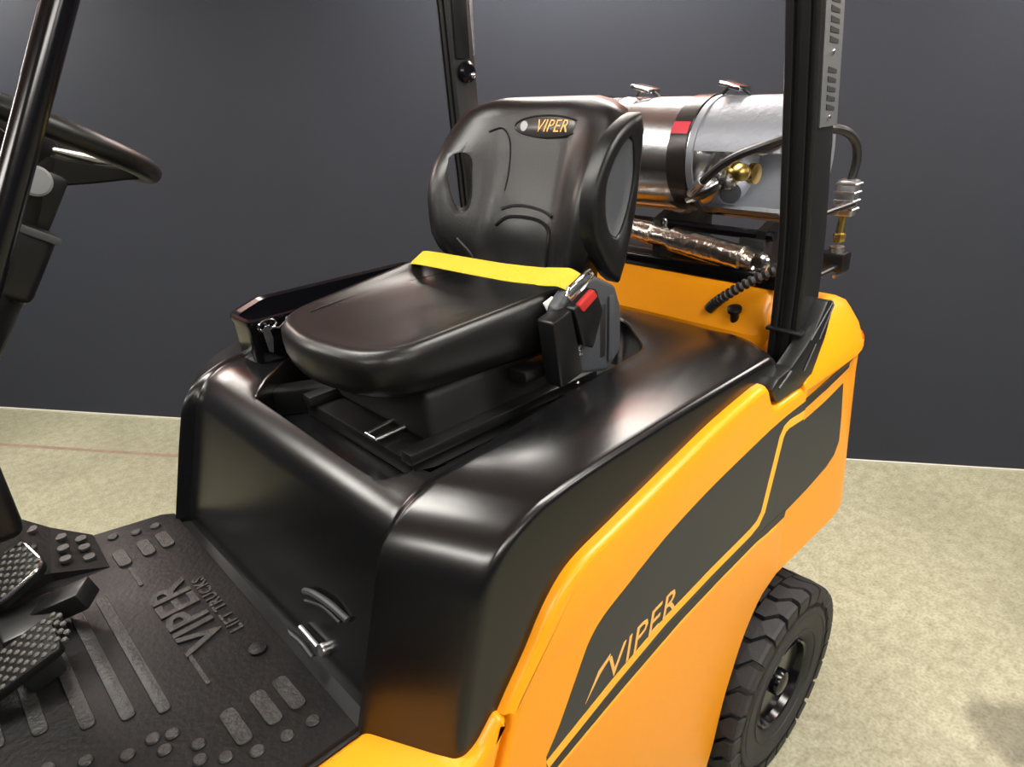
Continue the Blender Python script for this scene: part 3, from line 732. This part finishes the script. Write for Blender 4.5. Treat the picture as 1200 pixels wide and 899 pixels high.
lathe('column_pivot_cap', [(.0205, 0), (.0205, .006), (.017, .009), (.003, .009)], (-.155, .000, 1.860), (0, -1, 0), M_WHITECAP, col, 24)
box('column_yoke', (-.036, -.038, -.02), (.036, .04, .075), M_PLASTIC, col, .010, 2, T @ Matrix.Translation((.012, 0, .06)))
box('column_cover', (-.47, -.02, 1.365), (-.308, .12, 1.500), M_PLASTIC, TR, .018, 3)
lathe('column_knob', [(.014, 0), (.018, .02), (.013, .05), (.004, .06)], (-.335, .05, 1.500), (-.2, 0, 1), M_PLASTIC, TR, 14)

# ---- pedals
T = Matrix.Translation((-.352, .385, 1.085)) @ Matrix.Rotation(math.radians(-22), 4, 'Y') @ Matrix.Rotation(math.radians(8), 4, 'Z')
bm = bmesh.new(); pts = round_poly([(-.06, -.075), (.06, -.075), (.06, .075), (-.06, .075)], .035, 6)
faces_loft(bm, [[T @ Vector((x*f, y*f, z)) for x, y in pts] for f, z in ((.96, -.012), (1, -.006), (1, .004), (.97, .007))]); bp_ = bm_obj('brake_pedal', bm, M_PLASTIC, TR)
tube('pedal_rim', [T @ Vector((x*.97, y*.97, .008)) for x, y in pts], .003, M_CHROME, bp_, 6, True)
def studs(parent, T, nx, ny, lx, ly, z, r=.005):
    me = None
    for i in range(nx):
        for j in range(ny):
            p = T @ Vector((-lx/2+lx*i/(nx-1)+(.5*lx/(nx-1) if j % 2 else 0)*.9, -ly/2+ly*j/(ny-1), z))
            o = lathe('pedal_stud', [(r, -.002), (r*.9, .002), (r*.5, .003)], (0, 0, 0), (0, 0, 1), M_PAD, None, 6) if me is None else bpy.data.objects.new('pedal_stud', me)
            if me is None: me = o.data
            else: C.objects.link(o)
            set_parent(o, parent); o.matrix_parent_inverse = Matrix.Identity(4); o.matrix_local = Matrix.Translation(p) @ T.to_3x3().to_4x4()
studs(bp_, T, 6, 8, .088, .12, .008, .006)
box('pedal_arm', (-.050, -.030, -.030), (.055, .030, .012), M_SATIN, bp_, .005, 2, Matrix.Translation((-.292, .270, 1.055)) @ Matrix.Rotation(math.radians(-35), 4, 'Z') @ Matrix.Rotation(math.radians(-20), 4, 'Y'))
box('pedal_bracket', (-.40, .225, 1.0), (-.30, .33, 1.05), M_SATIN, bp_, .006)
for x in (-.378, -.345): lathe('pedal_bolt', [(.009, 0), (.009, .006), (.004, .008)], (x, .224, 1.03), (0, -1, .2), M_CHROME, bp_, 10)
T = Matrix.Translation((-.372, .135, 1.065)) @ Matrix.Rotation(math.radians(-18), 4, 'Y')
bm = bmesh.new(); pts = round_poly([(-.09, -.05), (.055, -.055), (.055, .055), (-.09, .055)], .015, 4)
faces_loft(bm, [[T @ Vector((x*f, y*f, z)) for x, y in pts] for f, z in ((.98, -.010), (1, -.004), (1, .004), (.98, .006))]); ap = bm_obj('accelerator_pedal', bm, M_PLASTIC, TR)
studs(ap, T, 8, 7, .125, .088, .006, .006)
box('pedal_hinge', (-.03, -.03, -.06), (.03, .03, -.008), M_SATIN, ap, .004, 2, T)

# ---- rubber floor mat (lies on the floor plate)
MT = thing('floor_mat', (-.2, .1, .990), 'black rubber floor mat with raised ribs and lettering, in front of the hood', 'floor mat')
MZ = 1.000
mp = [(-.012, -.365), (-.004, .512), (-.03, .532), (-.178, .565), (-.185, .40), (-.285, .44), (-.74, .44), (-.74, -.362)]
prism('mat_base', mp, 2, .989, MZ, M_MAT, MT, .003, 2, 'hi')
bm = bmesh.new()   # raised toe ramp at the far front corner
P = [(-.178, .565, .992), (-.185, .40, .992), (-.285, .44, .992), (-.74, .44, .992), (-.74, .575, 1.0)]
top = [(-.178, .565, 1.001), (-.185, .40, 1.001), (-.285, .44, 1.020), (-.74, .44, 1.16), (-.74, .575, 1.62), (-.324, .572, 1.135), (-.25, .570, 1.058)]
bot = [(x, y, .990 if x > -.7 else .99) for x, y, z in top]
A = [bm.verts.new(p) for p in top]; B = [bm.verts.new(p) for p in bot]
bm.faces.new((A[0], A[1], A[2], A[6])); bm.faces.new((A[6], A[2], A[5])); bm.faces.new((A[2], A[3], A[4], A[5]))
bm.faces.new(B[::-1])
for i in range(7): bm.faces.new((A[i], A[(i+1) % 7], B[(i+1) % 7], B[i]))
bm_obj('toe_ramp', bm, M_MAT, MT, 20)
def pill(x0, x1, y0, y1, r, h=.0045, z=MZ, name='mat_rib'):
    pts = round_poly([(x0, y0), (x1, y0), (x1, y1), (x0, y1)], r, 5)
    bm = bmesh.new(); faces_loft(bm, [[(x, y, z-.001) for x, y in pts], [(x, y, z+h-.0015) for x, y in pts], [((x0+x1)/2+(x-(x0+x1)/2)*.93, (y0+y1)/2+(y-(y0+y1)/2)*.985, z+h) for x, y in pts]])
    return bm_obj(name, bm, M_RIB, MT)
for x, y0, y1, w_ in ((-.228, -.105, .30, .022), (-.277, -.075, .345, .024), (-.331, -.045, .20, .024), (-.392, .0, .205, .024), (-.45, .02, .22, .024)): pill(x-w_/2, x+w_/2, y0, y1, .012)
for x in (-.061, -.103, -.155): 
    pill(x-.014, x+.014, -.266, -.178, .014)
    pill(x-.014, x+.014, .372, .446, .014)
pill(-.157, -.149, -.100, -.006, .003, .003); pill(-.157, -.149, .275, .36, .003, .003)
def dot(x, y, r=.012): lathe('mat_stud', [(r, -.001), (r, .003), (r*.8, .005)], (x, y, MZ), (0, 0, 1), M_RIB, MT, 16)
for x, y in ((-.059, -.304), (-.103, -.299), (-.150, -.291), (-.352, -.110), (-.301, -.147), (-.255, -.181), (-.212, -.210), (-.221, -.240), (-.236, -.159), (-.262, -.145), (-.19, -.265), (-.40, -.08),
             (-.058, .486), (-.100, .494), (-.146, .516), (-.235, -.27), (-.30, -.20), (-.36, -.165)): dot(x, y)
def ramp_z(x, y): return 1.001
for x, y, z in ((-.205, .54, 1.013), (-.207, .50, 1.011), (-.208, .455, 1.008), (-.24, .54, 1.037), (-.245, .50, 1.030), (-.25, .465, 1.022), (-.285, .545, 1.080), (-.30, .50, 1.062)): pill(x-.012, x+.012, y-.012, y+.012, .01, .006, z)
tm = text_mesh('VIPER', .106, .0028, 0, 1.0, .0022)
for v in tm.vertices: v.co.x *= .92
place_text('mat_lettering', tm, (-.116, .113, MZ+.002), (0, 1, 0), (-1, 0, 0), M_RIB, MT)
tm = text_mesh('LIFT TRUCKS', .034, .0018, 0, 1.12, .0010)
place_text('mat_lettering', tm, (-.060, .10, MZ+.0015), (0, 1, 0), (-1, 0, 0), M_RIB, MT)
lathe('mat_stud', [(.016, -.001), (.017, .006), (.012, .009)], (-.055, -.085, MZ), (0, 0, 1), M_MAT, MT, 16)

# ---- gas tank on its rear bracket
TX, TZ, TRAD = 1.400, 1.744, .150
br = box('tank_bracket', (1.35, -.38, 1.452), (1.46, .45, 1.475), M_SATIN, TR, .006)
for x in (1.275, 1.515):
    tube('cradle_rail', [(x, -.36, 1.572), (x, .43, 1.572)], .013, M_GLOSS, br, 10)
for y in (-.33, -.02, .36):
    prism('cradle_foot', [(1.262, 1.47), (1.53, 1.47), (1.53, 1.585), (1.49, 1.602), (1.44, 1.585), (1.40, 1.580), (1.36, 1.585), (1.31, 1.602), (1.262, 1.585)], 1, y-.012, y+.012, M_SATIN, br)
box('bracket_block', (1.255, -.345, 1.485), (1.30, -.275, 1.565), M_DARK, br, .004)
box('bracket_lip', (1.225, -.42, 1.452), (1.245, .45, 1.488), M_GLOSS, br, .004)
tk = thing('gas_tank', (TX, .06, TZ-TRAD), 'horizontal shiny aluminium gas tank strapped behind the seat', 'gas tank')
TD = (0, -1, 0)
lathe('tank_body', [(.02, -.46), (.06, -.455), (.11, -.43), (.138, -.395), (TRAD, -.35), (TRAD, -.19), (TRAD+.0012, -.188), (TRAD, -.186), (TRAD, .105), (TRAD-.002, .125), (.140, .150), (.118, .178), (.08, .197), (.03, .205)], (TX, 0, TZ), TD, M_TANK, tk, 64)
# collar: open ring with a cut-out that shows the valve
def arc_shell(name, r0, r1, h0, h1, a0, a1, m, parent, n=40):
    bm = bmesh.new(); R_ = []
    for k in range(n+1):
        a = lerp(a0, a1, k/n); c_, s_ = math.cos(a), math.sin(a)
        R_.append([(TX+c_*r0, -h0, TZ+s_*r0), (TX+c_*r1, -h0, TZ+s_*r1), (TX+c_*r1, -h1, TZ+s_*r1), (TX+c_*r0, -h1, TZ+s_*r0)])
    faces_loft(bm, R_); return bm_obj(name, bm, m, parent)
arc_shell('tank_collar', .138, .1495, .115, .36, math.radians(-125), math.radians(170), M_COLLAR, tk)
arc_shell('collar_bead', .136, .153, .345, .362, math.radians(-125), math.radians(170), M_COLLAR, tk)
arc_shell('tank_neck_ring', .146, .1525, .110, .128, 0, 2*PI, M_COLLAR, tk)
lathe('valve_body', [(.028, .0), (.028, .02), (.020, .022), (.020, .055), (.026, .058), (.026, .075), (.012, .078)], (TX-.055, -.185, TZ-.035), TD, M_BRASS, tk, 16)
lathe('valve_stem', [(.014, 0), (.014, .05), (.022, .052), (.022, .065), (.010, .07)], (TX-.055, -.235, TZ-.035), (-.9, -.2, .15), M_BRASS, tk, 14)
lathe('valve_handwheel', [(.032, 0), (.036, .006), (.032, .014), (.01, .016)], (TX-.055, -.255, TZ+.030), (-.3, -.5, .8), M_STEEL, tk, 16)
lathe('relief_valve', [(.018, 0), (.018, .05), (.012, .055)], (TX-.03, -.185, TZ+.055), TD, M_BRASS, tk, 14)
lathe('gauge', [(.026, 0), (.026, .016), (.02, .018)], (TX-.075, -.20, TZ-.085), (-.7, -.6, .1), M_GREY, tk, 16)
lathe('fill_cap', [(.016, 0), (.016, .03), (.01, .034)], (TX-.09, -.205, TZ-.050), (-.8, -.5, -.2), M_STEEL, tk, 14)
# strap with latches, part of the bracket
def hoop(name, y, wid, rad, a0, a1, m, parent, th=.003, n=40):
    bm = bmesh.new(); R_ = []
    for k in range(n+1):
        a = lerp(a0, a1, k/n); c_, s_ = math.cos(a), math.sin(a)
        R_.append([(TX+c_*rad, y-wid/2, TZ+s_*rad), (TX+c_*rad, y+wid/2, TZ+s_*rad), (TX+c_*(rad+th), y+wid/2, TZ+s_*(rad+th)), (TX+c_*(rad+th), y-wid/2, TZ+s_*(rad+th))])
    faces_loft(bm, R_); return bm_obj(name, bm, m, parent)
hp = hoop('tank_strap', -.078, .054, TRAD+.0015, math.radians(-20), math.radians(230), M_STRAP, br)
hoop('strap_label', -.078, .050, TRAD+.0050, math.radians(143), math.radians(155), M_REDLBL, br, .0015, 8)
hoop('tank_strap', .30, .054, TRAD+.0015, math.radians(-20), math.radians(230), M_STRAP, br)
for y in (-.150, .130):
    lt = box('strap_latch', (-.030, -.034, -.004), (.030, .030, .008), M_CHROME, br, .003, 2, Matrix.Translation((TX-.01, y, TZ+TRAD+.022)) @ Matrix.Rotation(.25, 4, 'X'))
    tube('latch_loop', [(TX-.01, y+.03, TZ+TRAD+.004), (TX-.01, y+.015, TZ+TRAD+.018), (TX-.01, y-.018, TZ+TRAD+.020), (TX-.01, y-.05, TZ+TRAD+.002)], .005, M_SATIN, br, 8)
# shiny wrapped hydraulic cylinder lying in front of the cradle
cA, cB = Vector((1.255, .125, 1.560)), Vector((1.255, -.335, 1.508))
dd = (cB-cA).normalized()
cyl = tube('gas_cylinder', [cA+dd*t for t in (.02, .05, .052, .10, .14, .145, .20, .205, .32, .42, .425, .452)], [.018, .018, .026, .029, .031, .026, .026, .033, .034, .034, .028, .024], M_WRAP, TR, 20)
for p in (cA+dd*.008, cB): 
    tube('cylinder_eye', [p+Vector((.0, .020*math.cos(t), .020*math.sin(t))) for t in [2*PI*k/16 for k in range(16)]], .010, M_CHROME, cyl, 8, True)
lathe('cylinder_nipple', [(.007, 0), (.007, .02), (.004, .026)], cA+dd*.18+Vector((0, 0, .026)), (-.2, 0, 1), M_CHROME, cyl, 10)
# gas hose, regulator and fittings
tube('gas_hose', catmull([(1.27, -.115, 1.655), (1.245, -.165, 1.695), (1.235, -.24, 1.752), (1.24, -.33, 1.79), (1.28, -.42, 1.82), (1.33, -.462, 1.818), (1.395, -.470, 1.790), (1.425, -.470, 1.745), (1.42, -.465, 1.690)], 8), .0105, M_HOSE, TR, 10)
tube('hose_sleeve', [(1.268, -.12, 1.660), (1.243, -.168, 1.698)], .0125, M_STEEL, TR, 12)
tube('hose_fitting', [(1.285, -.100, 1.640), (1.275, -.150, 1.660), (1.29, -.19, 1.685)], [.011, .014, .012], M_CHROME, TR, 10)
rg = box('regulator', (1.395, -.488, 1.612), (1.432, -.44, 1.70), M_STEEL, TR, .008, 2)
for z in (1.63, 1.65, 1.67, 1.69): box('regulator_fin', (1.392, -.491, z-.003), (1.435, -.44, z+.003), M_STEEL, rg, .002, 1)
tube('regulator_pipe', [(1.414, -.462, 1.615), (1.410, -.46, 1.545)], .009, M_BRASS, rg, 10)
lathe('regulator_nut', [(.014, 0), (.016, .006), (.014, .02)], (1.412, -.461, 1.57), (0, 0, -1), M_BRASS, rg, 6)
box('solenoid', (1.385, -.49, 1.475), (1.435, -.43, 1.525), M_PLASTIC, rg, .006)
lathe('solenoid_cap', [(.018, 0), (.018, .012), (.01, .014)], (1.41, -.46, 1.525), (0, 0, 1), M_STEEL, rg, 14)
tube('solenoid_plate', [(1.38, -.475, 1.468), (1.44, -.475, 1.468)], .005, M_STEEL, rg, 6)
for t_, r_ in (((1.43, -.468, 1.745), .014),):
    pass
# corrugated loom from the counterweight up to the post
P = catmull([(1.160, -.260, 1.395), (1.165, -.285, 1.423), (1.175, -.34, 1.468), (1.19, -.41, 1.515), (1.21, -.47, 1.56)], 10)
lm = tube('cable_loom', P, .0085, M_PLATE, TR, 12)
bm = bmesh.new()
for i in range(1, len(P)-1, 2):
    t_ = (P[i+1]-P[i-1]).normalized()
    tube_bm(bm, [P[i]-t_*.0036, P[i]-t_*.0028, P[i]+t_*.0028, P[i]+t_*.0036], [.009, .0135, .0135, .009], 12)
bm_obj('loom_ridges', bm, M_HOSE, lm)
kn = lathe('drain_knob', [(.011, -.03), (.011, .012), (.018, .014), (.018, .022), (.010, .026)], (1.158, -.335, 1.395), (-.35, -.1, 1), M_PLASTIC, TR, 16)

# ---- front cowl and mast of the machine, left of the picture
cowl = prism('front_cowl', round_poly([(-.80, .95), (-.66, .95), (-.64, 1.05), (-.60, 1.50), (-.66, 1.56), (-.80, 1.56)], [0, .02, .05, .04, .02, 0], 3), 1, -.40, .60, M_PLASTIC, TR, .02, 2)
for y in (-.30, .43):
    prism('mast_rail', [(-1.00, .06), (-.86, .06), (-.86, 2.10), (-1.00, 2.10)], 1, y-.035, y+.035, M_SATIN, TR, .006, 1)
for z in (.5, 1.25, 2.02): box('mast_crossbar', (-.99, -.27, z-.05), (-.90, .40, z+.05), M_SATIN, TR, .006)

# front wheels under black fenders, left of the picture
for y0_, y1_, sg in ((-.56, -.33, -1), (.46, .69, 1)):
    fd = prism('front_fender', round_poly([(-1.05, .72), (-.47, .72), (-.47, .98), (-.52, 1.03), (-1.0, 1.03), (-1.05, .98)], [0, 0, .03, .03, .03, .03], 4), 1, y0_, y1_, M_PLASTIC, TR, .012, 2)
    lathe('front_tyre', [(.20, -.09), (.31, -.095), (.345, -.075), (.35, 0), (.345, .075), (.31, .095), (.20, .09)], (-.76, (y0_+y1_)/2, .35), (0, sg, 0), M_RUBBER, TR, 40)
# bracket that carries the regulator on the rear of the near post
box('regulator_bracket', (1.175, -.492, 1.640), (1.405, -.470, 1.652), M_SATIN, rg, .003, 1)
box('solenoid_bracket', (1.18, -.480, 1.485), (1.39, -.460, 1.497), M_SATIN, rg, .003, 1)
